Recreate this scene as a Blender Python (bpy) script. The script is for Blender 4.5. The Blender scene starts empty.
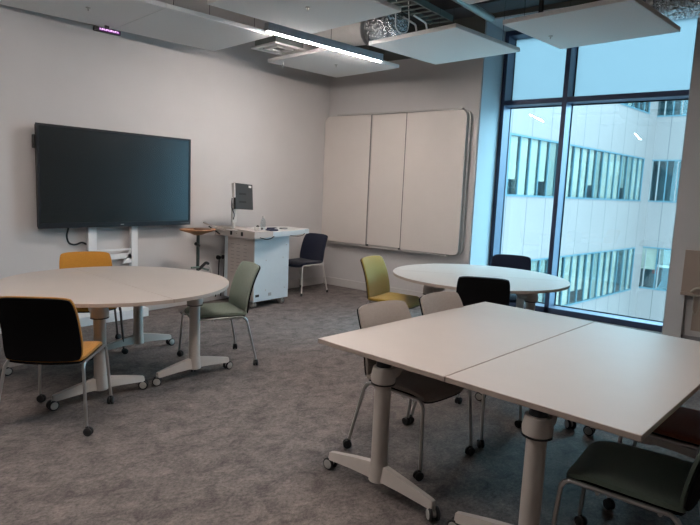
import bpy, bmesh, math, random
from mathutils import Vector, Matrix
random.seed(7)
SC = bpy.context.scene
COL = SC.collection
PI = math.pi

# ------------------------------------------------------------------ camera
cd = bpy.data.cameras.new('camera'); cam = bpy.data.objects.new('camera', cd); COL.objects.link(cam)
_yaw, _pitch, _roll = 0.9089, -0.1284, 0.0429
_fw = Vector((math.cos(_pitch)*math.sin(_yaw), math.cos(_pitch)*math.cos(_yaw), math.sin(_pitch)))
_r = Vector((math.cos(_yaw), -math.sin(_yaw), 0)); _u = _r.cross(_fw)
_r2 = _r*math.cos(_roll) + _u*math.sin(_roll); _u2 = -_r*math.sin(_roll) + _u*math.cos(_roll)
M = Matrix((( _r2.x, _u2.x, -_fw.x, -7.0405), (_r2.y, _u2.y, -_fw.y, -6.0204), (_r2.z, _u2.z, -_fw.z, 1.5491), (0, 0, 0, 1)))
cam.matrix_world = M
cd.sensor_width = 36.0; cd.lens = 578.33*36/700; cd.clip_end = 200; cd.clip_start = .05
SC.camera = cam

# ------------------------------------------------------------------ world, exposure
w = bpy.data.worlds.new('overcast_sky'); SC.world = w; w.use_nodes = True
nt = w.node_tree; nt.nodes.clear()
out = nt.nodes.new('ShaderNodeOutputWorld'); bg = nt.nodes.new('ShaderNodeBackground')
tc = nt.nodes.new('ShaderNodeTexCoord'); sx = nt.nodes.new('ShaderNodeSeparateXYZ'); rp = nt.nodes.new('ShaderNodeValToRGB')
nt.links.new(tc.outputs['Generated'], sx.inputs[0]); nt.links.new(sx.outputs['Z'], rp.inputs[0])
rp.color_ramp.elements[0].position = 0.0; rp.color_ramp.elements[0].color = (.17, .36, .48, 1)
rp.color_ramp.elements[1].position = .9; rp.color_ramp.elements[1].color = (.48, .86, 1.0, 1)
nt.links.new(rp.outputs[0], bg.inputs[0]); bg.inputs[1].default_value = 11.0
nt.links.new(bg.outputs[0], out.inputs[0])
sd = bpy.data.lights.new('hazy_sun', 'SUN'); so = bpy.data.objects.new('hazy_sun', sd); COL.objects.link(so)
so.rotation_euler = Vector((.84, -.22, .50)).to_track_quat('Z', 'Y').to_euler()
sd.energy = 9.0; sd.angle = math.radians(55); sd.color = (.52, .84, 1.0)
LAMP_STRENGTH = 335.0
LAMP_COLOR = (1.0, .89, .83)
SC.view_settings.view_transform = 'Standard'; SC.view_settings.look = 'None'
SC.view_settings.exposure = 0.0; SC.view_settings.gamma = 1.0; SC.view_settings.use_curve_mapping = False
try:
    SC.cycles.use_denoising = True; SC.cycles.max_bounces = 8; SC.cycles.diffuse_bounces = 5
    SC.cycles.transparent_max_bounces = 16; SC.cycles.sample_clamp_indirect = 4.0
    SC.cycles.caustics_reflective = False; SC.cycles.caustics_refractive = False
except Exception: pass

# ------------------------------------------------------------------ materials
def mat(name, col, rough=.6, metal=0.0, noise=0.0, scale=40, bump=0.0, bscale=None, spec=.5, stretch=None):
    m = bpy.data.materials.new(name); m.use_nodes = True
    n = m.node_tree; b = n.nodes['Principled BSDF']
    b.inputs['Roughness'].default_value = rough; b.inputs['Metallic'].default_value = metal
    b.inputs['Specular IOR Level'].default_value = spec
    b.inputs['Base Color'].default_value = (*col, 1)
    t = n.nodes.new('ShaderNodeTexCoord'); mp = n.nodes.new('ShaderNodeMapping')
    n.links.new(t.outputs['Object'], mp.inputs[0])
    if stretch: mp.inputs['Scale'].default_value = stretch
    nz = n.nodes.new('ShaderNodeTexNoise'); nz.inputs['Scale'].default_value = scale; nz.inputs['Detail'].default_value = 4
    n.links.new(mp.outputs[0], nz.inputs['Vector'])
    mr = n.nodes.new('ShaderNodeMapRange'); mr.inputs['From Min'].default_value = .25; mr.inputs['From Max'].default_value = .75
    k = max(noise, .015)
    mr.inputs['To Min'].default_value = 1-k; mr.inputs['To Max'].default_value = 1+k
    n.links.new(nz.outputs['Fac'], mr.inputs['Value'])
    hs = n.nodes.new('ShaderNodeHueSaturation'); hs.inputs['Color'].default_value = (*col, 1)
    n.links.new(mr.outputs[0], hs.inputs['Value']); n.links.new(hs.outputs[0], b.inputs['Base Color'])
    if bump:
        nb = n.nodes.new('ShaderNodeTexNoise'); nb.inputs['Scale'].default_value = bscale or scale*4; nb.inputs['Detail'].default_value = 3
        n.links.new(mp.outputs[0], nb.inputs['Vector'])
        bp = n.nodes.new('ShaderNodeBump'); bp.inputs['Strength'].default_value = bump; bp.inputs['Distance'].default_value = .004
        n.links.new(nb.outputs['Fac'], bp.inputs['Height']); n.links.new(bp.outputs[0], b.inputs['Normal'])
    return m

def emit(name, col, s):
    m = bpy.data.materials.new(name); m.use_nodes = True; n = m.node_tree; n.nodes.clear()
    o = n.nodes.new('ShaderNodeOutputMaterial'); e = n.nodes.new('ShaderNodeEmission')
    e.inputs[0].default_value = (*col, 1); e.inputs[1].default_value = s; n.links.new(e.outputs[0], o.inputs[0]); return m

def glass(name, tint, gloss=.08, rough=0.0, frosted=0.0):
    m = bpy.data.materials.new(name); m.use_nodes = True; n = m.node_tree; n.nodes.clear()
    o = n.nodes.new('ShaderNodeOutputMaterial')
    tr = n.nodes.new('ShaderNodeBsdfTransparent'); tr.inputs[0].default_value = (*tint, 1)
    base = tr.outputs[0]
    if frosted:
        tl = n.nodes.new('ShaderNodeBsdfTranslucent'); tl.inputs[0].default_value = (*tint, 1)
        mf = n.nodes.new('ShaderNodeMixShader'); mf.inputs[0].default_value = frosted
        n.links.new(tr.outputs[0], mf.inputs[1]); n.links.new(tl.outputs[0], mf.inputs[2]); base = mf.outputs[0]
    g = n.nodes.new('ShaderNodeBsdfGlossy'); g.inputs['Roughness'].default_value = rough
    lw = n.nodes.new('ShaderNodeLayerWeight'); lw.inputs[0].default_value = .5
    pw = n.nodes.new('ShaderNodeMath'); pw.operation = 'POWER'; pw.inputs[1].default_value = 5.0
    ml = n.nodes.new('ShaderNodeMath'); ml.operation = 'MULTIPLY_ADD'; ml.inputs[1].default_value = .8; ml.inputs[2].default_value = gloss
    ml.use_clamp = True
    n.links.new(lw.outputs['Facing'], pw.inputs[0]); n.links.new(pw.outputs[0], ml.inputs[0])
    mx = n.nodes.new('ShaderNodeMixShader'); n.links.new(ml.outputs[0], mx.inputs[0])
    n.links.new(base, mx.inputs[1]); n.links.new(g.outputs[0], mx.inputs[2]); n.links.new(mx.outputs[0], o.inputs[0])
    return m

def carpet():
    m = mat('carpet_pile', (.115, .098, .090), .75, 0, .1, 60, spec=.25); n = m.node_tree; b = n.nodes['Principled BSDF']
    t = n.nodes.new('ShaderNodeTexCoord'); mp = n.nodes.new('ShaderNodeMapping'); mp.inputs['Rotation'].default_value = (0, 0, .7)
    mp.inputs['Scale'].default_value = (1, 1.35, 1); n.links.new(t.outputs['Object'], mp.inputs[0])
    a = n.nodes.new('ShaderNodeTexNoise'); a.inputs['Scale'].default_value = 6.5; a.inputs['Detail'].default_value = 8; a.inputs['Roughness'].default_value = .75; a.inputs['Distortion'].default_value = .6
    f = n.nodes.new('ShaderNodeTexNoise'); f.inputs['Scale'].default_value = 42; f.inputs['Detail'].default_value = 5; f.inputs['Roughness'].default_value = .8
    n.links.new(mp.outputs[0], a.inputs['Vector']); n.links.new(mp.outputs[0], f.inputs['Vector'])
    r = n.nodes.new('ShaderNodeValToRGB'); e = r.color_ramp.elements
    e[0].position = .30; e[0].color = (.070, .060, .058, 1); e[1].position = .70; e[1].color = (.25, .212, .195, 1)
    q = e.new(.5); q.color = (.162, .14, .132, 1)
    n.links.new(a.outputs['Fac'], r.inputs[0])
    mr = n.nodes.new('ShaderNodeMapRange'); mr.inputs['From Min'].default_value = .3; mr.inputs['From Max'].default_value = .7; mr.inputs['To Min'].default_value = .5; mr.inputs['To Max'].default_value = 1.5
    n.links.new(f.outputs['Fac'], mr.inputs['Value'])
    hs = n.nodes.new('ShaderNodeHueSaturation'); n.links.new(r.outputs[0], hs.inputs['Color']); n.links.new(mr.outputs[0], hs.inputs['Value'])
    n.links.new(hs.outputs[0], b.inputs['Base Color'])
    bp = n.nodes.new('ShaderNodeBump'); bp.inputs['Strength'].default_value = .6; bp.inputs['Distance'].default_value = .006
    n.links.new(f.outputs['Fac'], bp.inputs['Height']); n.links.new(bp.outputs[0], b.inputs['Normal'])
    return m

def fabric(name, col):
    m = mat(name, col, .9, 0, .14, 150, .5, 420, spec=.2)
    b = m.node_tree.nodes['Principled BSDF']
    b.inputs['Sheen Weight'].default_value = .25; b.inputs['Sheen Roughness'].default_value = .5
    return m

def foil_mat():
    m = mat('foil', (.75, .77, .8), .22, 1.0, .1, 12, 1.0, 28); 
    for nd in m.node_tree.nodes:
        if nd.type == 'BUMP': nd.inputs['Distance'].default_value = .05
    return m

WALL = mat('wall_paint', (.62, .60, .595), .75, 0, .02, 3, .08, 200, spec=.3)
WHITE_REVEAL = mat('reveal_paint', (.42, .45, .48), .6, 0, .015, 3)
SKIRT = mat('skirting_paint', (.60, .575, .56), .5, 0, .02, 5)
CARPET = carpet()
SOFFIT = mat('soffit_concrete', (.10, .105, .10), .9, 0, .2, 3, .3)
PANEL = mat('acoustic_felt', (.90, .895, .88), .9, 0, .04, 90, .2, 300, spec=.2)
LAMINATE = mat('table_laminate', (.50, .45, .415), .38, 0, .015, 6, spec=.30)
EDGE = mat('table_edge_band', (.47, .395, .34), .5, 0, .03, 20)
POWDER = mat('powder_coat', (.60, .555, .515), .42, 0, .02, 30)
BLACKP = mat('black_plastic', (.012, .012, .013), .45, 0, .05, 60)
DARKM = mat('dark_metal', (.045, .045, .05), .4, .6, .05, 60)
CHROME = mat('satin_chrome', (.55, .54, .53), .28, .9, .03, 60)
RUBBER = mat('rubber', (.02, .02, .022), .6, 0, .08, 60)
HUBGREY = mat('caster_hub', (.50, .49, .47), .4, 0, .04, 60)
SHELL = mat('chair_shell', (.006, .006, .007), .75, 0, .06, 80, .1, spec=.12)
ORANGE = fabric('orange_wool', (.50, .22, .028))
MUSTARD = fabric('mustard_wool', (.37, .245, .045))
SAGE = fabric('sage_wool', (.24, .29, .23))
NAVY = fabric('navy_wool', (.007, .011, .030))
GREY = fabric('grey_beige_wool', (.345, .30, .27))
SAGE_SHADED = fabric('sage_wool_shaded', (.12, .16, .13))  # sage wool again, darkened to carry the shade under the table
RUST = fabric('rust_wool', (.20, .06, .03))
CHARC = fabric('charcoal_wool', (.07, .075, .07))
FRAME = mat('window_frame_paint', (.05, .065, .12), .42, .25, .03, 20)
ALU = mat('aluminium', (.52, .50, .48), .45, .25, .03, 40)
BOARDW = mat('board_enamel', (.73, .675, .635), .32, 0, .012, 4, spec=.4)
SCREEN = mat('screen_glass', (.006, .009, .010), .27, 0, .05, 4, spec=.9)
BEZEL = mat('screen_bezel', (.012, .014, .018), .35, 0, .04, 30)
STANDW = mat('stand_white', (.82, .83, .84), .45, 0, .02, 30)
PODW = mat('lectern_white', (.66, .76, .82), .42, 0, .02, 20)
PODB = mat('lectern_beige', (.56, .51, .475), .5, 0, .02, 20)
WOOD = mat('tray_wood', (.36, .17, .075), .45, 0, .25, 14, stretch=(1, 6, 1))
BLUEC = mat('navy_cloth', (.012, .018, .05), .7, 0, .1, 60)
WHITEP = mat('white_plastic', (.70, .69, .67), .4, 0, .02, 30)
CLEAR = glass('clear_plastic', (.88, .93, .95), .06)
FOIL = foil_mat()
DUCTW = mat('duct_paint', (.86, .85, .83), .55, 0, .05, 10)
GALV = mat('galvanised', (.55, .57, .60), .3, .9, .15, 8)
PIPEM = mat('pipe_grey', (.28, .30, .29), .5, .2, .1, 10)
TRAYM = mat('cable_tray', (.16, .18, .17), .5, .5, .1, 10)
GLASSM = glass('window_glass', (.92, .98, 1.0), .045)
FROST = glass('frosted_glass', (.333, .365, .385), .03, .1, .93)
TUBE = emit('lamp_diffuser', LAMP_COLOR, LAMP_STRENGTH)
UPL = emit('added_uplight', LAMP_COLOR, LAMP_STRENGTH*.12)
VIOLET = emit('violet_leds', (.75, .18, .85), 1.1)
VIOLETW = emit('violet_white_leds', (.95, .6, 1.0), 1.6)
CLAD = mat('white_cladding', (.26, .185, .17), .6, 0, .03, 1.0, 0)
CLADJ = mat('cladding_joint', (.10, .085, .08), .7)
RIBF = mat('ribbon_frame', (.10, .17, .20), .5, .3)
RIBW = mat('ribbon_frame_pale', (.26, .22, .21), .5)
BLIND = mat('blind_cloth', (.44, .35, .30), .8, 0, .12, .8)
BLINDD = mat('blind_cloth_dark', (.24, .22, .20), .8, 0, .12, .8)
OFFICE = mat('office_dark', (.06, .10, .12), .8, 0, .2, 1)
REDC = mat('red_cloth', (.35, .06, .05), .8)
GROUND = mat('courtyard_paving', (.45, .46, .47), .9, 0, .1, 1)
BOARDBR = mat('panel_brown', (.41, .325, .27), .6, 0, .04, 6)

# ------------------------------------------------------------------ mesh helpers
def link(o, parent=None):
    COL.objects.link(o)
    if parent: o.parent = parent
    return o
def obj(name, bm, mats, parent=None, smooth=False, loc=None):
    bmesh.ops.recalc_face_normals(bm, faces=bm.faces[:])
    me = bpy.data.meshes.new(name); bm.to_mesh(me); bm.free()
    for m in (mats if isinstance(mats, (list, tuple)) else [mats]): me.materials.append(m)
    if smooth:
        for p in me.polygons: p.use_smooth = True
        try: me.set_sharp_from_angle(angle=math.radians(38))
        except Exception: pass
    o = bpy.data.objects.new(name, me)
    if loc: o.location = loc
    return link(o, parent)
def thing(name, label, cat, loc=(0, 0, 0), rz=0, group=None):
    o = bpy.data.objects.new(name, None); COL.objects.link(o); o.location = loc; o.rotation_euler = (0, 0, rz)
    o.empty_display_size = .1
    o['label'] = label; o['category'] = cat
    if group: o['group'] = group
    return o
def tag(o, label, cat, group=None):
    o['label'] = label; o['category'] = cat
    if group: o['group'] = group
    return o
def struct(o): o['kind'] = 'structure'; return o
def box(bm, x0, x1, y0, y1, z0, z1, mi=0, bev=0.0, seg=2, rot=None, piv=None):
    r = bmesh.ops.create_cube(bm, size=1)
    vs = r['verts']
    for v in vs: v.co = Vector(((x0+x1)/2+v.co.x*(x1-x0), (y0+y1)/2+v.co.y*(y1-y0), (z0+z1)/2+v.co.z*(z1-z0)))
    fs = {f for v in vs for f in v.link_faces}
    for f in fs: f.material_index = mi
    if bev:
        es = list({e for v in vs for e in v.link_edges})
        rb = bmesh.ops.bevel(bm, geom=es, offset=bev, segments=seg, profile=.5, affect='EDGES')
        vs = list({v for f in rb['faces'] for v in f.verts} | {v for v in vs if v.is_valid})
        vs = [v for v in vs if v.is_valid]
        for f in {f for v in vs for f in v.link_faces}: f.material_index = mi
    if rot:
        bmesh.ops.rotate(bm, verts=vs, cent=piv or (0, 0, 0), matrix=rot)
    return vs
def B(*a, **k):
    bm = bmesh.new(); box(bm, *a, **k); return bm
def tube(bm, pts, r, n=10, mi=0, cap=True, bend=0.0, oval=None):
    pts = [Vector(p) for p in pts]
    if bend:
        if isinstance(r, (list, tuple)): r = max(r)
        q = [pts[0]]
        for i in range(1, len(pts)-1):
            a, b, c = pts[i-1], pts[i], pts[i+1]
            d1 = (a-b); d2 = (c-b); l = min(bend, d1.length*.45, d2.length*.45)
            p1 = b+d1.normalized()*l; p2 = b+d2.normalized()*l
            for k in range(6):
                t = k/5; q.append(p1*(1-t)**2+b*2*t*(1-t)+p2*t*t)
        q.append(pts[-1]); pts = q
    rr = r if isinstance(r, (list, tuple)) else [r]*len(pts)
    rings = []; prev = None
    for i, p in enumerate(pts):
        if i == 0: d = pts[1]-p
        elif i == len(pts)-1: d = p-pts[i-1]
        else: d = (pts[i+1]-pts[i-1])
        d.normalize()
        if prev is None:
            ax = Vector((0, 0, 1)) if abs(d.z) < .9 else Vector((1, 0, 0))
            a = d.cross(ax).normalized()
        else:
            a = (prev - d*prev.dot(d)).normalized()
        prev = a; b = d.cross(a)
        ox, oy = oval or (1, 1)
        rings.append([bm.verts.new(p+a*math.cos(2*PI*k/n)*rr[i]*ox+b*math.sin(2*PI*k/n)*rr[i]*oy) for k in range(n)])
    for i in range(len(rings)-1):
        for k in range(n):
            f = bm.faces.new((rings[i][k], rings[i][(k+1) % n], rings[i+1][(k+1) % n], rings[i+1][k])); f.material_index = mi
    if cap:
        for ring in (rings[0][::-1], rings[-1]):
            f = bm.faces.new(ring); f.material_index = mi
    return rings
def T(*a, **k):
    bm = bmesh.new(); tube(bm, *a, **k); return bm
def lathe(bm, prof, c=(0, 0, 0), n=32, mi=0, axis='z', sx=1, sy=1):
    rings = []
    for (r, z) in prof:
        ring = []
        for k in range(n):
            a = 2*PI*k/n; x, y = r*math.cos(a)*sx, r*math.sin(a)*sy
            p = Vector((x, y, z)) if axis == 'z' else (Vector((z, x, y)) if axis == 'x' else Vector((x, z, y)))
            ring.append(bm.verts.new(p+Vector(c)))
        rings.append(ring)
    for i in range(len(rings)-1):
        for k in range(n):
            f = bm.faces.new((rings[i][k], rings[i][(k+1) % n], rings[i+1][(k+1) % n], rings[i+1][k])); f.material_index = mi
    for ring in (rings[0][::-1], rings[-1]):
        f = bm.faces.new(ring); f.material_index = mi
def prism(bm, pts, z0, z1, mi_top=0, mi_side=0):
    lo = [bm.verts.new((x, y, z0)) for x, y in pts]; hi = [bm.verts.new((x, y, z1)) for x, y in pts]
    f = bm.faces.new(hi); f.material_index = mi_top
    f = bm.faces.new(lo[::-1]); f.material_index = mi_top
    for i in range(len(pts)):
        j = (i+1) % len(pts); f = bm.faces.new((lo[i], lo[j], hi[j], hi[i])); f.material_index = mi_side
def pad(bm, fn, nrm, th, nu=14, nv=14, mi=0, corner=.10, pillow=.55):
    """cushion: fn(u, v) -> Vector centre surface, nrm -> thickness direction fn, u, v in [-1, 1]"""
    sheets = []
    for side in (1, -1):
        sh = []
        for i in range(nu+1):
            row = []
            for j in range(nv+1):
                u = math.sin((i/nu-.5)*PI); v = math.sin((j/nv-.5)*PI)
                k = 1-corner*(abs(u)**5*abs(v)**5)
                e = max(abs(u), abs(v))**10
                p = fn(u*k, v*k)+nrm(u, v)*side*th*.5*(1-pillow*e)
                row.append(bm.verts.new(p))
            sh.append(row)
        sheets.append(sh)
    A, Bq = sheets
    def q(a, b, c, d):
        f = bm.faces.new((a, b, c, d)); f.material_index = mi
    for i in range(nu):
        for j in range(nv):
            q(A[i][j], A[i+1][j], A[i+1][j+1], A[i][j+1]); q(Bq[i][j], Bq[i][j+1], Bq[i+1][j+1], Bq[i+1][j])
    for i in range(nu):
        q(A[i][0], Bq[i][0], Bq[i+1][0], A[i+1][0]); q(A[i][nv], A[i+1][nv], Bq[i+1][nv], Bq[i][nv])
    for j in range(nv):
        q(A[0][j], A[0][j+1], Bq[0][j+1], Bq[0][j]); q(A[nu][j], Bq[nu][j], Bq[nu][j+1], A[nu][j+1])
def copy_tree(o, parent=None):
    c = o.copy(); COL.objects.link(c)
    if parent: c.parent = parent
    for ch in [x for x in o.children]: copy_tree(ch, c)
    return c

# ------------------------------------------------------------------ room shell
CEIL = 3.94; X0, Y0 = -10.2, -10.2
struct(obj('floor', B(X0-.3, .9, Y0-.3, .3, -.3, 0), CARPET))
struct(obj('ceiling', B(X0-.3, .9, Y0-.3, .3, CEIL, CEIL+.3), SOFFIT))
struct(obj('wall_north', B(X0-.3, .9, 0, .3, 0, CEIL), WALL))
struct(obj('wall_west', B(X0-.3, X0, Y0, 0, 0, CEIL), WALL))
struct(obj('wall_south', B(X0-.3, .9, Y0-.3, Y0, 0, CEIL), WALL))
WY0, WY1, WTOP = -2.55, -4.93, 3.74
bm = bmesh.new()
box(bm, 0, .9, WY0, 0, 0, CEIL); struct(obj('wall_east', bm, WALL))
bm = bmesh.new(); box(bm, 0, .9, WY1, WY0, WTOP, CEIL); struct(obj('wall_east_lintel', bm, WALL))
bm = bmesh.new()
box(bm, 0, .9, -5.10, WY1, 0, CEIL); box(bm, .07, .9, Y0, -5.10, 0, .56); box(bm, 0, .9, Y0, -5.10, .56, CEIL)
struct(obj('wall_east_pier', bm, WALL))
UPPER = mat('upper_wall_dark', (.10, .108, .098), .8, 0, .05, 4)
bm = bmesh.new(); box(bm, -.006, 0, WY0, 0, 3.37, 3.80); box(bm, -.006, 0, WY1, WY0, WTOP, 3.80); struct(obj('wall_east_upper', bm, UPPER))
# bright painted lining of the window opening
struct(obj('trim_1', B(.012, .60, WY0-.012, WY0-.0005, 0.0, WTOP), WHITE_REVEAL))
struct(obj('trim_2', B(.012, .60, WY1+.0005, WY1+.012, 0.0, WTOP), WHITE_REVEAL))
struct(obj('trim_3', B(.012, .60, WY1+.012, WY0-.012, WTOP-.012, WTOP), WHITE_REVEAL))
# skirting
struct(obj('baseboard_north', B(X0, -.018, -.018, 0, 0, .12, bev=.004), SKIRT))
struct(obj('baseboard_east', B(-.018, 0, WY0, 0, 0, .12, bev=.004), SKIRT))
struct(obj('baseboard_pier', B(.052, .07, Y0, -5.10, 0, .12, bev=.004), mat('skirting_grey', (.26, .25, .26), .6)))

# window: aluminium frame with deep fins, glass at their outer side
XF, XG, XO = .60, .84, .88
yl, yr = WY0-.012, WY1+.012
win = bpy.data.objects.new('window_1', None); COL.objects.link(win); win['kind'] = 'structure'
def fbox(name, y0, y1, z0, z1, x1=XO): return obj(name, B(XF, x1, min(y0, y1), max(y0, y1), z0, z1, bev=.003), FRAME, win)
fbox('side_jamb', yl, yl-.055, 0, WTOP-.012)
fbox('side_jamb', yr, yr+.055, 0, WTOP-.012)
YM = -3.43
fbox('mullion', YM-.03, YM+.03, 0, WTOP-.012)
fbox('transom', yl-.05, YM+.03, 2.75, 2.815); fbox('transom', YM-.03, yr+.05, 2.75, 2.815)
fbox('bottom_rail', yl-.05, yr+.05, 0, .075); fbox('top_rail', yl-.05, yr+.05, WTOP-.075, WTOP-.012)
for nm, a, b in (('a', yl-.05, YM+.03), ('b', YM-.03, yr+.05)):
    y0, y1 = min(a, b), max(a, b)
    g = bmesh.new()
    box(g, XG-.012, XG+.004, y0, y0+.012, .04, 2.76); box(g, XG-.012, XG+.004, y1-.012, y1, .04, 2.76)
    box(g, XG-.012, XG+.004, y0, y1, .074, .088); box(g, XG-.012, XG+.004, y0, y1, 2.735, 2.75)
    box(g, XG-.012, XG+.004, y0, y0+.012, 2.81, WTOP-.07); box(g, XG-.012, XG+.004, y1-.012, y1, 2.81, WTOP-.07)
    obj('gasket', g, BLACKP, win)
    obj('glass_pane', B(XG, XG+.012, y0, y1, .03, 2.77), GLASSM, win)
    obj('frosted_pane', B(XG, XG+.012, y0, y1, 2.79, WTOP-.06), FROST, win)

# ------------------------------------------------------------------ the building across the courtyard
bld = thing('office_building', 'pale clad office building with ribbon windows across the courtyard', 'building', (23.2, -.1, -12))
def W2(s, off, z): # s metres along the long wing from the inner corner, off = outwards
    d = Vector((-.993, .118, 0)); n = Vector((-.118, -.993, 0)); return d*s+n*off+Vector((0, 0, z+12))
def wbox(bm, s0, s1, o0, o1, z0, z1, fn=W2, mi=0):
    vs = [bm.verts.new(fn(s, o, z)) for s in (s0, s1) for o in (o0, o1) for z in (z0, z1)]
    for idx in ((0, 1, 3, 2), (4, 6, 7, 5), (0, 4, 5, 1), (2, 3, 7, 6), (0, 2, 6, 4), (1, 5, 7, 3)):
        f = bm.faces.new([vs[i] for i in idx]); f.material_index = mi
def W3(s, off, z): return Vector((-off, -s, z+12))
bands = [(5.40, 7.35), (1.50, 3.45), (-2.62, -.62), (-6.6, -4.6)]
def wing(fn, s0, s1, r0, r1, step, name, frame, jstep):
    bm = bmesh.new()
    zs = [9.2]+[z for b in bands for z in (b[1], b[0])]+[-12]
    for i in range(0, len(zs), 2):
        wbox(bm, s0, s1, -.3, 0, zs[i+1], zs[i], fn)
    for lo, hi in bands:
        wbox(bm, s0, r0, -.3, 0, lo, hi, fn)
    obj(name, bm, CLAD, bld)
    bm = bmesh.new(); s = r0
    while s < s1:
        for i in range(0, len(zs), 2): wbox(bm, s-.012, s+.012, -.002, .0015, zs[i+1], zs[i], fn)
        s += jstep
    obj('panel_joint', bm, CLADJ, bld)
    for bi, (lo, hi) in enumerate(bands[:3]):
        bm = bmesh.new()
        wbox(bm, r0, r1, -.14, .02, lo, lo+.06, fn); wbox(bm, r0, r1, -.14, .02, hi-.06, hi, fn)
        s = r0; k = 0
        while s < r1:
            wbox(bm, s, s+(.05 if k % 6 else .09), -.05, .008, lo, hi, fn); s += step; k += 1
        rb = obj('ribbon_window', bm, frame, bld)
        g = bmesh.new(); wbox(g, r0, r1, -.03, -.02, lo+.05, hi-.05, fn); obj('pane', g, GLASSR, rb)
        for mm, nm in ((None, 'blind'),):
            s = r0; k = 0; rnd = random.Random(bi*7+3)
            while s < r1-.1:
                dark = rnd.random() < (.30 if fn is W2 else .35); gap = rnd.random() < (.04 if fn is W2 else .45)
                f0 = rnd.uniform(.12, .4) if fn is W2 else .1
                if not gap:
                    drop = rnd.choice((0, 0, 0, .5)) if fn is W2 else rnd.choice((0, .9, 1.2))
                    g = bmesh.new(); wbox(g, s+.05+step*f0*.5, s+step-.02, -.075, -.06, lo+.04+drop, hi-.04, fn); obj('blind', g, BLINDD if dark else BLIND, rb)
                s += step; k += 1
GLASSR = glass('ribbon_glass', (.94, .97, .95), .06)
wing(W2, 0, 19.5, 1.05, 19.4, .66, 'long_wing', RIBF, 1.32)
wing(W3, -.3, 9.0, -.1, 8.9, .72, 'short_wing', RIBF, .72)
# rooms behind the ribbons
g = bmesh.new(); wbox(g, -2.5, 19.5, -1.6, -1.5, -12, 9.2); wbox(g, -2.5, 9, -1.6, -1.5, -12, 9.2, W3); 
for b in bands: 
    wbox(g, 0, 19.5, -1.5, -.3, b[0]-.3, b[0]-.05); wbox(g, -.3, 9, -1.5, -.3, b[0]-.3, b[0]-.05, W3)
    wbox(g, 0, 19.5, -1.5, -.3, b[1]+.05, b[1]+.3); wbox(g, -.3, 9, -1.5, -.3, b[1]+.05, b[1]+.3, W3)
obj('room_interior', g, OFFICE, bld)
for (s, lo) in ((.28, 5.45), (.98, 5.45), (.0, 1.55), (.28, 1.55), (1.06, 1.55), (.12, -2.55), (.72, -2.55)):
    g = bmesh.new(); wbox(g, s, s+.05, -.05, .02, lo, lo+1.85, W3); obj('pale_window_post', g, RIBW, bld)
g = bmesh.new(); wbox(g, .12, 1.9, -.16, -.10, -1.55, -1.42, W3); obj('window_ledge', g, mat('pale_ledge', (.5, .45, .42), .6), bld)
obj('red_hanging', (lambda q: (wbox(q, .36, .62, -.9, -.8, -1.95, -1.6, W3), q)[1])(bmesh.new()), REDC, bld)
g = bmesh.new(); wbox(g, 1.05, 19.4, -.12, -.11, 1.5, 1.52); g.free()
struct(obj('courtyard_ground', B(.9, 45, -30, 30, -12.4, -12), GROUND))

# ------------------------------------------------------------------ hung acoustic panels
PH = 3.05; PROT = math.radians(-7.6)
def acoustic(name_label, x, y, sx=1.17, sy=1.15, grp='acoustic rafts hung under the soffit', stud=(0, -.05), rod=False):
    t = thing('acoustic_panel', name_label, 'ceiling panel', (x, y, PH), PROT, grp)
    obj('felt_board', B(-sx/2, sx/2, -sy/2, sy/2, 0, .042, bev=.004, seg=1), PANEL, t)
    for a in (-.38, .38):
        for b_ in (-.38, .38):
            obj('hanging_wire', T([(a*sx, b_*sy, .04), (a*sx, b_*sy, CEIL-PH+.01)], .0025, 6), DARKM, t)
    if stud:
        bm = bmesh.new(); lathe(bm, [(.022, 0), (.02, -.004), (.006, -.006), (.006, -.028), (.001, -.03)], (stud[0], stud[1], 0), 14); obj('fixing_stud', bm, ALU, t, True)
    if rod:
        obj('suspension_rod', B(-.50, -.47, .22, .25, .04, CEIL-PH+.005), BLACKP, t)
    return t
U1 = Vector((math.cos(PROT), math.sin(PROT), 0)); V1 = Vector((math.sin(PROT), -math.cos(PROT), 0))
p1c = Vector((-3.235, -.90, 0))
acoustic('pale grey ceiling panel hanging beside the supply vent near the long wall', p1c.x, p1c.y, 1.165, 1.15, stud=None)
q = p1c-U1*1.17; acoustic('pale grey ceiling panel along the long wall with the violet display at its edge', q.x, q.y, 1.165, 1.15, stud=(.13, 0))
q = p1c-U1*2.34; acoustic('pale grey ceiling panel over the far end of the wall screen', q.x, q.y, 1.165, 1.15)
acoustic('pale grey ceiling panel hanging on the room side of the strip light', -3.26, -2.46, 1.17, 1.18)
acoustic('pale grey ceiling panel hanging over the corner behind the strip light', -1.36, -1.20, 1.17, 1.15)
acoustic('pale grey ceiling panel hanging in front of the whiteboard and window edge', -1.47, -2.82, 1.15, 1.12, stud=None)
acoustic('pale grey ceiling panel hanging before the tall window', -1.52, -4.33, 1.12, 1.12, stud=(.03, .40), rod=True)
acoustic('pale grey ceiling panel of which only a corner shows beside the dark beam', -3.30, -4.18, 1.17, 1.12)

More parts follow.
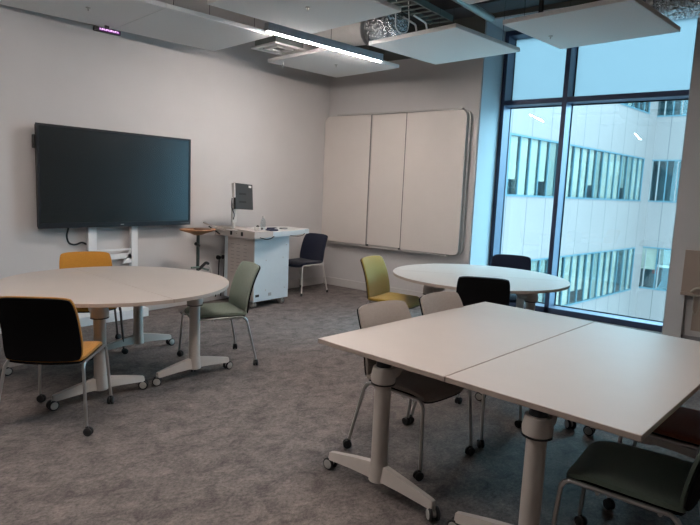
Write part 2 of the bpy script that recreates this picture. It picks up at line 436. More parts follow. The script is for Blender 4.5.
# ------------------------------------------------------------------ linear lamps
LZ = 3.03
def lamp(x, y, label, L=1.5):
    t = thing('linear_lamp', label, 'lamp', (x, y, LZ), PROT, 'slim linear lamps hung in rows')
    obj('housing', B(-L/2, L/2, -.035, .035, .004, .085, bev=.003), mat('lamp_housing', (.42, .43, .46), .45, .3) if 'LH' not in globals() else LH, t)
    obj('diffuser', B(-L/2+.012, L/2-.012, -.013, .013, -.004, .004), TUBE, t)
    obj('added_glow_strip', B(-L/2+.03, L/2-.03, -.02, .02, .085, .088), UPL, t)  # upward glow added to brighten the ducts above the lamp
    for a in (-.6, .6):
        obj('suspension_wire', T([(a, 0, .08), (a, 0, CEIL-LZ+.01)], .003, 6), DARKM, t)
LH = mat('lamp_housing', (.42, .43, .46), .45, .3)
lamp(-2.135, -1.785, 'lit slim white strip lamp hanging between the ceiling panels', 1.65)
lamp(-6.35, -2.7, 'added unseen strip lamp overhead behind the black-backed orange chair')  # out of view, added to brighten the round table and long wall
lamp(-4.65, -4.4, 'added unseen strip lamp overhead above the rectangular tables')  # out of view, added to light both rectangular tables from above

# ------------------------------------------------------------------ services above the panels
t = thing('ventilation_duct', 'white and silver foil duct elbow above the strip lamp', 'duct', (0, 0, 0))
obj('rigid_duct', T([(-1.30, -.80, 3.50), (-1.12, -1.05, 3.50), (-1.03, -1.50, 3.50)], [.15, .165, .165], 20), DUCTW, t, True)
bm = bmesh.new(); n_ = 26
pts = [(-1.03+.02*math.sin(k*.4)+.02*k/n_, -1.49-.42*k/n_, 3.50+.06*(k/n_)**2) for k in range(n_+1)]
tube(bm, pts, [.165+(.010 if k % 2 else -.006) for k in range(n_+1)], 20); obj('foil_hose', bm, FOIL, t, True)
obj('strap', T([(-1.03, -1.47, 3.50), (-1.03, -1.53, 3.50)], .176, 20), GALV, t, True)
t = thing('silver_duct', 'bright galvanised round duct running above the window panel', 'duct', (0, 0, 0))
bm = bmesh.new(); pts = [(-.75+.0*k, -4.30-.1*k, 3.40) for k in range(54)]
tube(bm, pts, [.160+(.006 if k % 4 == 0 else 0) for k in range(54)], 24); obj('duct_barrel', bm, FOIL, t, True)
obj('duct_bracket', T([(-.75, -4.7, 3.50), (-.75, -4.7, CEIL-.001)], .008, 8), DARKM, t)
obj('flange', T([(-.75, -4.62, 3.40), (-.75, -4.68, 3.40)], .172, 24), GALV, t, True)
# supply vent
t = thing('supply_vent', 'square white ceiling vent with dark core near the long wall', 'vent', (-2.11, -1.0, 3.10), PROT)
bm = bmesh.new()
for a, b in ((.23, .17), (.12, .085)):
    for s in (-1, 1):
        box(bm, -a, a, min(s*a, s*b), max(s*a, s*b), 0, .02); box(bm, min(s*a, s*b), max(s*a, s*b), -b, b, 0, .02)
obj('vent_frame', bm, WHITEP, t); obj('vent_core', B(-.2, .2, -.2, .2, .02, .2), TRAYM, t)
obj('vent_neck', T([(0, 0, .2), (0, 0, CEIL-3.10+.01)], .1, 16), GALV, t, True)
# trays, beams, pipes
t = thing('cable_tray', 'dark perforated cable tray running under the soffit', 'cable tray', (0, 0, 3.62))
bm = bmesh.new(); 
for y in (-2.05, -2.35): box(bm, -9.5, -.5, y-.01, y+.01, 0, .07)
for k in range(60): box(bm, -9.4+k*.15, -9.37+k*.15, -2.35, -2.05, 0, .01)
obj('tray_body', bm, TRAYM, t)
for x in (-7, -4, -1): obj('tray_hanger', T([(x, -2.05, .05), (x, -2.05, CEIL-3.62+.01)], .005, 6), DARKM, t)
for i, (y, z, r) in enumerate(((-1.05, 3.70, .035), (-1.28, 3.72, .03), (-2.75, 3.66, .045))):
    o = obj('service_pipe', T([(-9.8, y, z), (-.25, y, z)], r, 12), PIPEM, None, True)
    tag(o, ['thick grey pipe under the soffit beside the long wall', 'thinner grey pipe next to the thick one under the soffit', 'grey pipe beyond the cable tray under the soffit'][i], 'pipe', 'service pipes under the soffit')
    obj('pipe_hanger', T([(-2.5, y, z), (-2.5, y, CEIL+.01)], .006, 6), DARKM, o); obj('pipe_hanger', T([(-6, y, z), (-6, y, CEIL+.01)], .006, 6), DARKM, o)
struct(obj('trim_4', B(-.42, 0, Y0, 0, 3.80, CEIL), mat('beam_dark', (.05, .05, .055), .8)))
for i, (dx, ln) in enumerate(((0, .62), (.10, .74))):
    x0 = -.95; y0 = -1.93-.15*i
    o = obj('white_conduit', T([(x0, y0, 3.62), (x0+.28, y0, 3.60), (x0+.31, y0, 3.53)], .012, 8, bend=.06), WHITEP, None, True)
    tag(o, ['short white conduit bending down before the wall above the whiteboard', 'longer white conduit bending down beside its twin above the whiteboard'][i], 'conduit', 'white conduits above the whiteboard')
o = obj('looped_cable', T([(-1.25, -2.02, 3.94), (-1.24, -2.02, 3.42), (-1.20, -2.06, 3.36), (-1.13, -2.12, 3.38), (-1.12, -2.13, 3.5), (-1.15, -2.10, 3.94)], .006, 8, bend=.05), WHITEP, None, True)
tag(o, 'pale cable hanging in a loop beside the foil duct', 'cable')
# little violet display at panel edge
t = thing('led_display', 'small black display with glowing violet characters under the ceiling panel edge', 'display', (-3.845, -.325, 3.00), math.radians(-6))
obj('display_case', B(-.135, .135, -.02, .02, -.022, .024, bev=.008), BLACKP, t, True)
obj('display_bracket', B(-.02, .02, -.01, .01, .022, .051), BLACKP, t)
bm = bmesh.new(); 
box(bm, -.085, .12, -.0215, -.0195, -.012, .014); obj('display_glow', bm, emit('violet_field', (.35, .05, .45), .5), t)
bm = bmesh.new(); rr = random.Random(3)
for k in range(9):
    x = -.080+k*.0215
    box(bm, x, x+.005, -.0235, -.0212, -.006, .012)
    if k % 2: box(bm, x, x+.016, -.0235, -.0212, .0+rr.uniform(-.004, .006), .004+.006)
    else: box(bm, x+.01, x+.015, -.0235, -.0212, -.006, .006)
obj('display_characters', bm, VIOLETW, t)
# sprinkler below corner panel
t = thing('sprinkler_head', 'tiny white sprinkler head below the corner ceiling panel', 'sprinkler', (-1.78, -.74, 0))
obj('pipe_drop', T([(0, 0, 3.02), (0, 0, CEIL+.01)], .008, 8), WHITEP, t); bm = bmesh.new(); lathe(bm, [(.006, 2.985), (.014, 2.99), (.004, 3.0), (.012, 3.02)], n=12); obj('deflector', bm, CHROME, t)

# ------------------------------------------------------------------ casters, tables
def caster_bm(r=.028, wid=.019, gap=.005, off=.02, hub=.55):
    """twin wheel caster, contact point at z = 0; stem axis at origin"""
    bm = bmesh.new()
    for s in (-1, 1):
        a, b = s*gap, s*(gap+wid)
        lathe(bm, [(r*.86, min(a, b)), (r, min(a, b)+.004), (r, max(a, b)-.004), (r*.86, max(a, b))], (0, -off, r), 18, 0, 'x')
        lathe(bm, [(r*hub, b-.001*s-.001), (r*(hub-.06), b+.0015*s)], (0, -off, r), 18, 1, 'x')
    # hood
    lathe(bm, [(r*.55, -gap), (r*.55, gap)], (0, -off, r), 14, 1, 'x')
    tube(bm, [(0, -off, r), (0, -off*.4, r*1.9), (0, 0, r*2.25)], [.006, .010, .009], 8, 1)
    return bm
def table_leg(parent, x, y, rz, tilt=1, z_top=.715, foot=.69, hgt=.66):
    """T leg, foot runs along local x; tilt arm leans to local +y*tilt"""
    col = bpy.data.objects.new('table_leg', None)
    R = Matrix.Rotation(rz, 4, 'Z'); Tm = Matrix.Translation((x, y, 0)) @ R
    def put(bm): bmesh.ops.transform(bm, matrix=Tm, verts=bm.verts[:]); return bm
    bm = bmesh.new(); lathe(bm, [(.040, .10), (.043, .13), (.041, .60)], n=26, sx=1, sy=1)
    c = obj('column', put(bm), POWDER, parent, True)
    bm = bmesh.new(); lathe(bm, [(.044, .585), (.060, .592), (.063, .62), (.054, .668), (.046, .672)], n=26, sx=1, sy=1.0)
    tube(bm, [(0, 0, .630), (0, .085*tilt, .640), (0, .15*tilt, .685)], [.050, .042, .026], 14)
    obj('collar', put(bm), POWDER, c, True)
    bm = bmesh.new(); lathe(bm, [(.0615, .583), (.0625, .589)], n=26); obj('collar_seam', put(bm), BLACKP, c)
    bm = bmesh.new(); lathe(bm, [(.040, .666), (.036, .70), (.05, z_top)], n=20); box(bm, -.09, .09, -.045, .045, z_top-.012, z_top, bev=.003)
    obj('tilt_mechanism', put(bm), DARKM, c, True)
    bm = bmesh.new()
    for s in (-1, 1):
        # sloping blade from hub to end
        a, e = 0.0, s*foot/2
        prof = [(0, .075, .032), (.055*s, .080, .032), (s*foot*.25, .075, .029), (e*.96, .062, .025), (e, .058, .022)]
        ring = []
        for (px, zb, hw) in prof:
            hh = .085 if px == 0 else (.075 if abs(px) < .06 else (.060 if abs(px) < foot*.3 else .040))
            ring.append([bm.verts.new((px, sy_*hw*q_, z_)) for (sy_, q_, z_) in ((-1, 1, zb), (1, 1, zb), (1, .55, zb+hh), (-1, .55, zb+hh))])
        for i in range(len(ring)-1):
            for k in range(4):
                bm.faces.new((ring[i][k], ring[i][(k+1) % 4], ring[i+1][(k+1) % 4], ring[i+1][k]))
        bm.faces.new(ring[-1]); bm.faces.new(ring[0])
    tube(bm, [(0, 0, .072), (0, 0, .17)], [.050, .044], 22)
    f = obj('foot', put(bm), POWDER, c, True)
    for s in (-1, 1):
        cb = caster_bm(.034, .017, .010, .0, .78)
        bmesh.ops.transform(cb, matrix=Matrix.Translation((s*foot/2, 0, 0)) @ Matrix.Rotation(.35*s+1.3, 4, 'Z'), verts=cb.verts[:])
        obj('caster', put(cb), [RUBBER, HUBGREY], c, True)
    return c
TZ = .74
def rect_table(x, y, rz, label):
    L_, Wd = 1.745, .813
    t = thing('flip_top_table', label, 'table', (x, y, 0), rz, 'rectangular flip-top tables pushed together')
    bm = bmesh.new(); vs = box(bm, -L_/2, L_/2, -Wd/2, Wd/2, TZ-.025, TZ, 1, bev=.0025, seg=1)
    for f in bm.faces:
        if abs(f.normal.z) > .9: f.material_index = 0
    obj('tabletop', bm, [LAMINATE, EDGE], t)
    for s in (-1, 1): table_leg(t, s*(L_/2-.075), 0, PI/2, tilt=s)
    obj('cross_beam', B(-L_/2+.1, L_/2-.1, -.02, .02, .675, .705), DARKM, t)
    return t
E1 = Vector((.996, -.088, 0)); E2 = Vector((-.088, -.996, 0)); P0 = Vector((-4.7477, -4.0341, 0)); ra = -.0879
c0 = P0+E1*.8725+E2*.4085
rect_table(c0.x, c0.y, ra, 'white rectangular table with two grey chairs tucked along its edge')
c1_ = c0+E2*.817
rect_table(c1_.x, c1_.y, ra, 'white rectangular table in front with the shade-darkened sage chair under its corner')

def half_round(cx, cy, seam_ang, side, R_, label, grp, off=.38):
    """half disc; seam along local x, disc on local +y; seam_ang = world angle of local x"""
    rz = seam_ang if side > 0 else seam_ang+PI
    t = thing('half_round_table', label, 'table', (cx, cy, 0), rz, grp)
    pts = [(R_*math.cos(PI*k/56), .002+R_*math.sin(PI*k/56)*.998) for k in range(57)]
    bm = bmesh.new(); prism(bm, pts, TZ-.025, TZ, 0, 1); obj('tabletop', bm, [LAMINATE, EDGE], t)
    for s in (-1, 1): table_leg(t, s*.465, off, PI/2, tilt=s, foot=.64)
    obj('cross_beam', B(-.42, .42, off-.02, off+.02, .675, .705), DARKM, t)
    return t
sa = math.radians(-95.0)
half_round(-4.628, -1.827, sa, 1, .862, 'white half-round table below the screen with the sage chair drawn up', 'half-round tables pushed together by the screen', .41)
half_round(-4.628, -1.827, sa, -1, .862, 'white half-round table beside the orange chair with a black back', 'half-round tables pushed together by the screen', .34)
sb = math.radians(-62)
half_round(-1.756, -3.534, sb, 1, .852, 'white half-round table on the window side before the whiteboard corner', 'pair of half-round tables by the window')
half_round(-1.756, -3.534, sb, -1, .852, 'white half-round table under the whiteboard with the navy black-backed chair', 'pair of half-round tables by the window')

# ------------------------------------------------------------------ chairs
def chair(x, y, deg, label, fab, shell=SHELL, metal=CHROME, casters=True, grp=None, zt=.85):
    t = thing('meeting_chair', label, 'chair', (x, y, 0), math.radians(deg-90), grp)
    # seat
    def sf(u, v):
        wd = .222-.012*v
        z = .455-.012*(1-u*u)-(.030*max(0, v-.55)**1.5/.3 if v > .55 else 0)
        return Vector((u*wd, .015+v*.225, z))
    bm = bmesh.new(); pad(bm, sf, lambda u, v: Vector((0, 0, 1)), .042, corner=.07); obj('seat', bm, fab, t, True)
    bm = bmesh.new(); pad(bm, lambda u, v: sf(u*.95, v*.95)-Vector((0, 0, .026)), lambda u, v: Vector((0, 0, 1)), .012, corner=.07); obj('seat_shell', bm, shell, t, True)
    # back
    def bf(u, v):
        h = (v+1)/2
        yy = -.205-.035*h-.085*h**2.4+.028*u*u
        return Vector((u*(.232-.012*h), yy, .435+h*(zt-.435)+.004*(1-u*u)-.0*u))
    def bn(u, v): return Vector((0, 1, .22*(v+1)/2)).normalized()
    bm = bmesh.new(); pad(bm, bf, bn, .026, corner=.07); obj('backrest', bm, fab, t, True)
    bm = bmesh.new(); pad(bm, lambda u, v: bf(u*.985, v*.985)-bn(u, v)*.017, bn, .012, corner=.07, pillow=.2); obj('back_shell', bm, shell, t, True)
    top = .055 if casters else .02
    for s in (-1, 1):
        # front leg, side rail and rear leg of bent tube
        fz = .425
        obj('side_rail', T([(s*.215, .235, fz-.03), (s*.215, .215, fz), (s*.225, -.16, fz), (s*.228, -.185, fz-.03)], .010, 10, bend=.03), metal, t, True)
        fl = obj('leg', T([(s*.215, .225, fz-.008), (s*.218, .238, fz-.03), (s*.238, .262, top)], .010, 10, bend=.02), metal, t, True)
        rl = obj('leg', T([(s*.225, -.172, fz-.008), (s*.230, -.19, fz-.03), (s*.270, -.262, top)], .010, 10, bend=.02), metal, t, True)
        for l_, px, py in ((fl, s*.238, .262), (rl, s*.270, -.262)):
            if casters:
                cb = caster_bm(.026, .015, .004, .010)
                a = random.Random(int(x*1000+y*77+s*5+py*10)).uniform(-1.5, 1.5)
                bmesh.ops.transform(cb, matrix=Matrix.Translation((px, py, 0)) @ Matrix.Rotation(a, 4, 'Z'), verts=cb.verts[:])
                obj('caster', cb, [RUBBER, BLACKP], l_, True)
            else:
                cb = bmesh.new(); lathe(cb, [(.014, 0), (.015, .004), (.0135, .035), (.010, .04)], (px, py, 0), 14); obj('foot_glide', cb, BLACKP, l_, True)
    obj('cross_tube', T([(-.222, .10, .412), (.222, .10, .412)], .009, 8), metal, t, True)
    obj('cross_tube', T([(-.224, -.12, .412), (.224, -.12, .412)], .009, 8), metal, t, True)
    return t
G1, G2, G3 = 'chairs around the round tables by the screen', 'chairs around the round tables by the window', 'chairs around the rectangular tables'
chair(-5.355, -2.385, 42, 'orange meeting chair seen from behind with a black back shell', ORANGE, grp=G1)
chair(-4.453, -1.074, -111, 'orange meeting chair facing out from behind the round table below the screen', ORANGE, grp=G1, metal=mat('bronze_leg', (.10, .085, .08), .4, .4))
chair(-3.862, -2.105, 158, 'sage green meeting chair on casters beside the round table and lectern', SAGE, grp=G1)
chair(-.84, -.31, 180, 'navy chair with white legs in the corner beside the lectern', NAVY, shell=NAVY, metal=mat('white_leg', (.66, .64, .60), .4), casters=False, grp=None, zt=.845)
chair(-2.175, -2.83, -83, 'mustard yellow meeting chair at the round table before the whiteboard', MUSTARD, grp=G2, shell=mat('brown_shell', (.05, .03, .015), .6))
chair(-2.277, -3.825, 25.5, 'navy meeting chair with a black back turned to the rectangular tables', NAVY, grp=G2)
chair(-.886, -3.484, 198.6, 'navy meeting chair standing against the tall window', NAVY, grp=G2)
chair(-4.175, -4.315, -98, 'beige grey meeting chair at the outer corner of the rectangular table', GREY, grp=G3)
chair(-3.585, -4.385, -97, 'beige grey meeting chair beside its twin nearer the navy chair', GREY, grp=G3)
chair(-4.53, -5.60, 91, 'shade-darkened sage green meeting chair pushed under the front table corner', SAGE_SHADED, grp=G3)
chair(-3.80, -5.66, 90, 'rust brown meeting chair beyond the shade-darkened sage chair at the front table', RUST, grp=G3)

# ------------------------------------------------------------------ sliding whiteboard
t = thing('sliding_whiteboard', 'triple sliding whiteboard in a silver frame on the end wall', 'whiteboard', (0, 0, 0))
def rrect(y0, y1, z0, z1, r=.10, n=8, cs=(1, 1, 1, 1)):
    P = []
    for (cy, cz, a0, on) in ((y1-r, z1-r, 0, cs[0]), (y0+r, z1-r, PI/2, cs[1]), (y0+r, z0+r, PI, cs[2]), (y1-r, z0+r, 1.5*PI, cs[3])):
        if on:
            for k in range(n+1): P.append((cy+r*math.cos(a0+PI/2*k/n), cz+r*math.sin(a0+PI/2*k/n)))
        else:
            P.append((y1 if a0 in (0, 1.5*PI) else y0, z1 if a0 in (0, PI/2) else z0))
    return P
def board(pts, x0, x1, mats, name):
    bm = bmesh.new(); prism(bm, pts, 0, 1, 0, 1)
    for v in bm.verts: y, z, k = v.co; v.co = Vector((x1+(x0-x1)*k, y, z))
    return obj(name, bm, mats, t)
board(rrect(-2.46, -.03, .695, 2.635, .11), -.05, -.004, [ALU, ALU], 'back_frame')
board(rrect(-1.60, -.80, .72, 2.615, .04), -.070, -.052, [BOARDW, ALU], 'middle_panel')
board(rrect(-.895, -.01, .71, 2.62, .09, cs=(1, 0, 0, 1)), -.098, -.074, [BOARDW, ALU], 'sliding_panel')
board(rrect(-2.43, -1.50, .71, 2.62, .09, cs=(0, 1, 1, 0)), -.098, -.074, [BOARDW, ALU], 'sliding_panel')
obj('top_track', B(-.105, -.05, -2.36, -.25, 2.625, 2.645), ALU, t)
obj('bottom_track', B(-.10, -.05, -2.25, -.25, .680, .700), ALU, t)
for y in (-.893, -1.504): obj('panel_edge_strip', B(-.0995, -.0975, y-.006, y+.006, .715, 2.615), mat('edge_strip', (.16, .15, .14), .5), t)
for y in (-.91, -1.49): obj('panel_catch', B(-.105, -.075, y-.015, y+.015, .70, .72), BLACKP, t)

# ------------------------------------------------------------------ big screen on its stand
t = thing('presentation_screen', 'large black flat screen mounted low on the long wall', 'screen', (0, 0, 0))
sx1, sx2, sz1, sz2, syf = -4.465, -2.685, 1.02, 2.042, -.125
obj('screen_case', B(sx1+.01, sx2-.01, syf+.006, -.062, sz1+.01, sz2-.01, bev=.008), BLACKP, t)
bm = bmesh.new()
box(bm, sx1, sx2, syf-.006, syf+.02, sz2-.022, sz2); box(bm, sx1, sx2, syf-.006, syf+.02, sz1, sz1+.052)
box(bm, sx1, sx1+.022, syf-.006, syf+.02, sz1+.052, sz2-.022); box(bm, sx2-.022, sx2, syf-.006, syf+.02, sz1+.052, sz2-.022)
obj('bezel', bm, BEZEL, t)
obj('display_glass', B(sx1+.02, sx2-.02, syf, syf+.006, sz1+.05, sz2-.02), SCREEN, t)
obj('maker_mark', B(-3.60, -3.56, syf-.0075, syf-.005, sz1+.020, sz1+.028), HUBGREY, t)
obj('port_row', B(-2.83, -2.71, syf-.0075, syf-.005, sz1+.018, sz1+.030), mat('port_grey', (.10, .11, .12), .5), t)
obj('side_bracket', B(sx1-.022, sx1+.01, -.11, -.075, 1.80, 1.93, bev=.006), BLACKP, t)
t = thing('screen_stand', 'white steel stand with two uprights under the wall screen', 'stand', (0, 0, 0))
for x0, x1 in ((-3.937, -3.845), (-3.437, -3.36)): obj('upright', B(x0, x1, -.075, -.03, .04, 1.6), STANDW, t)
obj('crossbar', B(-3.845, -3.437, -.07, -.04, .655, .71), STANDW, t); obj('crossbar', B(-3.845, -3.437, -.065, -.045, .745, .765), STANDW, t)
for s, x in ((1, -3.845), (-1, -3.437)):
    bm = bmesh.new(); v = [bm.verts.new(p) for p in ((x, -.07, .75), (x+s*.10, -.07, .60), (x, -.07, .60), (x, -.045, .75), (x+s*.10, -.045, .60), (x, -.045, .60))]
    for f in ((0, 1, 2), (3, 5, 4), (0, 3, 4, 1), (1, 4, 5, 2), (2, 5, 3, 0)): bm.faces.new([v[i] for i in f])
    obj('gusset', bm, STANDW, t)
obj('base_plinth', B(-4.3, -3.34, -.26, -.03, 0, .10, bev=.006), STANDW, t)
o = obj('power_cable', T([(-4.15, -.085, 1.03), (-4.16, -.05, .93), (-4.13, -.04, .85), (-4.06, -.035, .83), (-3.99, -.035, .86), (-3.93, -.022, .83)], .010, 8, bend=.04), BLACKP, None, True)
tag(o, 'black cable hanging in a curve below the wall screen', 'cable')

# ------------------------------------------------------------------ lectern
t = thing('lectern', 'white lectern cabinet on casters with a desk top beside the corner', 'lectern', (0, 0, 0))
lx0, lx1, ly0, ly1 = -2.20, -1.59, -.755, -.19
obj('cabinet', B(lx0+.002, lx1, ly0, ly1, .085, .90, bev=.004, seg=1), PODW, t)
bm = bmesh.new(); box(bm, lx0-.010, lx0+.002, ly0-.004, ly1-.08, .10, .90)
obj('end_panel', bm, PODB, t)
bm = bmesh.new()
for k in range(9):
    z = .62-.045*k+.16
    for y in (-.60, -.47, -.36): box(bm, lx0-.0125, lx0-.0095, y-.03, y+.03, z, z+.008)
obj('vent_slots', bm, mat('slot_beige', (.36, .33, .31), .7), t)
bm = bmesh.new()
for y in (-.42, -.62): 
    box(bm, lx0-.092, lx0-.078, y-.018, y+.018, .905, .955, bev=.004)
box(bm, lx0-.09, lx0-.079, -.528, -.52, .925, .933)
obj('socket_hole', bm, BLACKP, t)
# desk top with a rounded tapering far end
bm = bmesh.new()
pts = [(-2.28, -.84), (-1.95, -.845), (-1.50, -.78), (-1.20, -.66)]+[(-1.16+.10*math.cos(a), -.57+.10*math.sin(a)) for a in [(-.45+.2*k)*PI/1.0 for k in range(5)]]+[(-1.06, -.22), (-1.12, -.14), (-2.28, -.14)]
prism(bm, pts, .90, .962, 0, 1); obj('desk_top', bm, [mat('desk_white', (.72, .72, .71), .4), PODW], t)
# beige hood on the left end
bm = bmesh.new()
v0 = [(-2.285, -.845, .885), (-2.285, -.10, .885), (-2.285, -.10, 1.0), (-2.285, -.845, .975)]; v1 = [(-1.98, -.85, .905), (-2.0, -.10, .905), (-2.0, -.10, .99), (-1.98, -.85, .970)]
a = [bm.verts.new(p) for p in v0]; b = [bm.verts.new(p) for p in v1]
bm.faces.new(a); bm.faces.new(b[::-1])
for i in range(4): bm.faces.new((a[i], b[i], b[(i+1) % 4], a[(i+1) % 4]))
obj('console_hood', bm, PODB, t)
bm = bmesh.new(); v = [bm.verts.new(p) for p in ((-2.285, -.12, .99), (-2.285, -.30, .96), (-2.47, -.28, 1.02), (-2.47, -.10, 1.05), (-2.285, -.12, .97), (-2.285, -.30, .94), (-2.47, -.28, 1.0), (-2.47, -.10, 1.03))]
for f in ((0, 1, 2, 3), (7, 6, 5, 4), (0, 4, 5, 1), (1, 5, 6, 2), (2, 6, 7, 3), (3, 7, 4, 0)): bm.faces.new([v[i] for i in f])
obj('side_flap', bm, PODB, t)
obj('flap_strut', T([(-2.46, -.20, 1.0), (-2.30, -.22, .90)], .008, 8), BLACKP, t)
obj('hanging_lead', T([(-2.20, -.852, .90), (-2.10, -.857, .875), (-2.02, -.857, .885), (-1.97, -.857, .91)], .006, 6, bend=.03), BLACKP, t, True)
obj('hanging_lead', T([(-1.62, -.80, .90), (-1.45, -.79, .885), (-1.30, -.72, .885), (-1.22, -.68, .905)], .005, 6, bend=.03), BLACKP, t, True)
for x, y in ((-2.13, -.66), (-1.66, -.68), (-2.13, -.28), (-1.66, -.28)):
    cb = caster_bm(.038, .018, .004, .012); bmesh.ops.translate(cb, vec=(x, y, 0), verts=cb.verts[:])
    obj('caster', cb, [HUBGREY, ALU], t, True)
obj('maker_plate', B(-1.95, -1.90, ly0-.003, ly0+.001, .14, .18), mat('plate_grey', (.42, .46, .48), .4, .3), t)
obj('cable_port', B(-2.17, -2.11, ly0-.003, ly0+.001, .145, .175), BLACKP, t)
for x, z in ((-2.0, .60), (-1.70, .62), (-2.0, .22), (-1.66, .22), (-1.64, .78)):
    bm = bmesh.new(); lathe(bm, [(.007, ly0-.003), (.007, ly0+.002)], (x, 0, z), 10, 0, 'y'); obj('screw_head', bm, HUBGREY, t)
# monitor on arm
t = thing('monitor', 'dark monitor tilted on a white arm over the lectern', 'monitor', (-2.17, -.47, .962), math.radians(8))
MT = Matrix.Translation((.03, 0, .42)) @ Matrix.Rotation(math.radians(-6), 4, 'X') @ Matrix.Rotation(math.radians(3), 4, 'Y')
def mt(bm): bmesh.ops.transform(bm, matrix=MT, verts=bm.verts[:]); return bm
obj('monitor_case', mt(B(-.165, .165, -.018, .02, -.16, .16, bev=.006)), mat('monitor_dark', (.035, .037, .037), .35), t)
obj('asset_label', mt(B(.085, .135, -.0195, -.0175, .115, .142)), WHITEP, t)
for z in (.03, -.07): obj('port_recess', mt(B(-.10, .03, -.0190, -.0176, z-.012, z+.012)), BLACKP, t)
obj('side_edge', mt(B(-.178, -.160, -.016, .03, -.02, .155, bev=.003)), WHITEP, t)
bm = bmesh.new(); box(bm, -.135, -.06, .02, .05, .10, .34); tube(bm, [(-.10, .035, 0), (-.10, .035, .34)], .018, 12); obj('monitor_arm', bm, WHITEP, t)
obj('arm_foot', B(-.17, .03, -.06, .10, 0, .014, bev=.004), WHITEP, t)
obj('signal_lead', T([(-.175, .0, .40), (-.20, -.01, .30), (-.15, -.02, .20), (-.17, -.02, .14)], .006, 6, bend=.04), BLACKP, t, True)
# things on the desk
bm = bmesh.new(); lathe(bm, [(.028, 0), (.032, .01), (.032, .11), (.026, .135), (.012, .155), (.012, .17)], n=18)
t = thing('water_bottle', 'small clear plastic bottle standing on the lectern', 'bottle', (-1.90, -.58, .962)); obj('bottle_body', bm, CLEAR, t, True)
bm = bmesh.new(); lathe(bm, [(.0145, .158), (.0145, .18)], n=14); obj('bottle_cap', bm, WHITEP, t)
t = thing('handheld_device', 'black handheld device lying by the white base on the lectern', 'device', (-2.03, -.66, .972), .5)
obj('device_body', T([(-.09, 0, .045), (.03, 0, .02), (.10, 0, .014)], [.022, .014, .012], 10), BLACKP, t, True)
obj('device_base', B(-.13, -.05, -.035, .035, 0, .05, bev=.01), WHITEP, t)
o = obj('folded_cloth', B(-.07, .07, -.05, .05, 0, .022, bev=.01, seg=3), BLUEC, None, True, loc=(-1.86, -.70, .962)); tag(o, 'dark navy folded cloth on the lectern top', 'cloth')
o = obj('folded_cloth', B(-.06, .08, -.03, .04, 0, .028, bev=.012, seg=3), BLUEC, None, True, loc=(-1.72, -.55, .962)); tag(o, 'smaller dark navy bundle behind the folded cloth on the lectern', 'cloth')
bm = bmesh.new(); lathe(bm, [(.03, 0), (.032, .01), (.024, .024), (.008, .03)], n=18); o = obj('computer_mouse', bm, WHITEP, None, True, loc=(-1.76, -.68, .962)); tag(o, 'white mouse beside the navy cloth on the lectern', 'mouse')
bm = bmesh.new(); box(bm, -.05, .05, -.03, .03, 0, .02, bev=.006); o = obj('remote_control', bm, mat('grey_device', (.30, .31, .32), .5), None, True, loc=(-1.50, -.55, .962)); tag(o, 'small grey remote on the bare end of the lectern', 'remote')

# ------------------------------------------------------------------ small wooden stand table
t = thing('laptop_stand', 'slim dark post stand with a small wooden tray beside the lectern', 'stand', (-2.81, -.45, 0))
bm = bmesh.new(); lathe(bm, [(.05, .925), (.10, .945), (.225, .980), (.235, .990), (.228, .996), (.19, .987)], n=36, sx=1, sy=.7); obj('wooden_tray', bm, WOOD, t, True)
bm = bmesh.new(); lathe(bm, [(.09, .998), (.105, .988)], (.06, 0, 0), 24); lathe(bm, [(.10, .985), (.10, 1.0), (.085, 1.0)], (.06, 0, 0), 24); obj('tray_rim', bm, mat('dark_wood', (.14, .06, .03), .5), t)
obj('post', T([(0, 0, .02), (0, 0, .94)], [.020, .018], 12), mat('post_green_grey', (.05, .065, .06), .5, .3), t, True)
obj('clamp_lever', T([(0, -.02, .80), (-.07, -.05, .83)], [.016, .020], 10), BLACKP, t, True)
obj('clamp_lever', T([(.0, -.02, .52), (.08, -.05, .60), (.12, -.04, .58)], [.014, .018, .014], 10, bend=.03), BLACKP, t, True)
obj('cable_hook', T([(-.10, -.01, .545), (.0, -.02, .545), (.14, -.02, .50)], .012, 8), mat('hook_green', (.16, .22, .19), .5), t, True)
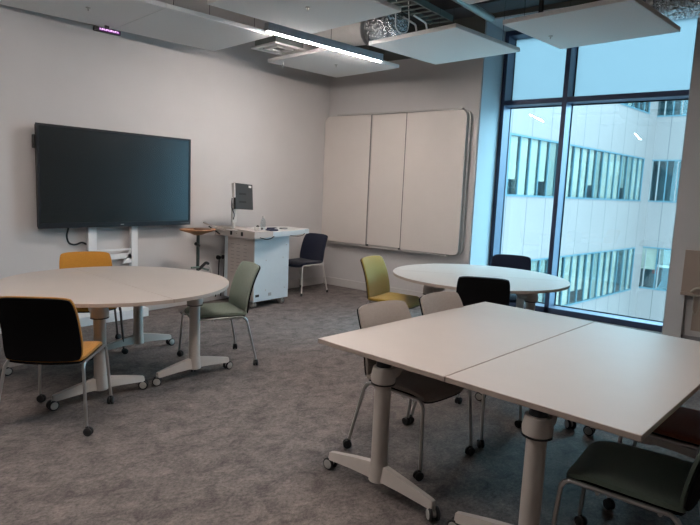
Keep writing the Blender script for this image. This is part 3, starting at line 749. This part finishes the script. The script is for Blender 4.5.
obj('hanging_lead', T([(.10, -.04, .58), (.16, -.04, .52), (.17, -.04, .40), (.15, -.03, .25), (.06, -.02, .20)], .008, 8, bend=.05), WHITEP, t, True)
bm = bmesh.new(); lathe(bm, [(.20, 0), (.20, .012), (.03, .025)], n=30); obj('base_plate', bm, DARKM, t, True)

# ------------------------------------------------------------------ sockets and plugs
t = thing('socket_plate', 'white double wall socket between the stand and the lectern', 'socket', (-2.12, 0, .57))
obj('face_plate', B(-.085, .085, -.010, 0, -.045, .045, bev=.003), WHITEP, t)
for k, dx in enumerate((-.045, .04)):
    o = bmesh.new(); lathe(o, [(.026, -.012), (.030, -.02), (.024, -.055), (.01, -.06)], (0, 0, 0), 18, 0, 'y')
    p = obj('power_plug', o, BLACKP, None, True, loc=(-2.12+dx, 0, .57)); tag(p, ['black plug in the wall socket nearer the wooden stand', 'black plug in the wall socket nearer the lectern'][k], 'plug', 'black plugs in the double socket')
    obj('plug_cord', T([(0, -.045, -.01), (0, -.045, -.06), (.0, -.03, -.30), (-.05, -.04, -.52)], .006, 8, bend=.03), BLACKP, p, True)

# ------------------------------------------------------------------ wall board beside the window pier
t = thing('wall_board', 'brown beige wall board with a ledge beside the window pier', 'wall board', (0, -5.06, .58))
obj('board_face', B(-.030, 0, -1.3, 0, .02, .47, bev=.002), BOARDBR, t)
obj('ledge', B(-.060, 0, -1.3, .0, -.012, .02, bev=.003), BOARDBR, t)
obj('lower_panel', B(.066, .069, -1.3, -.12, -.40, -.02), BOARDBR, t)
bm = bmesh.new()
tube(bm, [(-.07, -.10, .035), (-.08, -.13, .07), (-.08, -.18, .085), (-.08, -.22, .05), (-.08, -.19, .01), (-.07, -.14, .0)], .014, 8, bend=.02)
obj('cable_clip', bm, mat('clip_beige', (.42, .37, .30), .45), t, True)
obj('looped_lead', T([(-.075, -.13, .01), (-.07, -.135, -.15), (-.07, -.15, -.20), (-.07, -.17, -.20), (-.07, -.185, -.15), (-.075, -.19, .01)], .006, 8, bend=.02), mat('lead_beige', (.40, .35, .29), .5), t, True)
obj('fixing_screw', B(-.034, -.028, -.165, -.155, .33, .345), BLACKP, t)
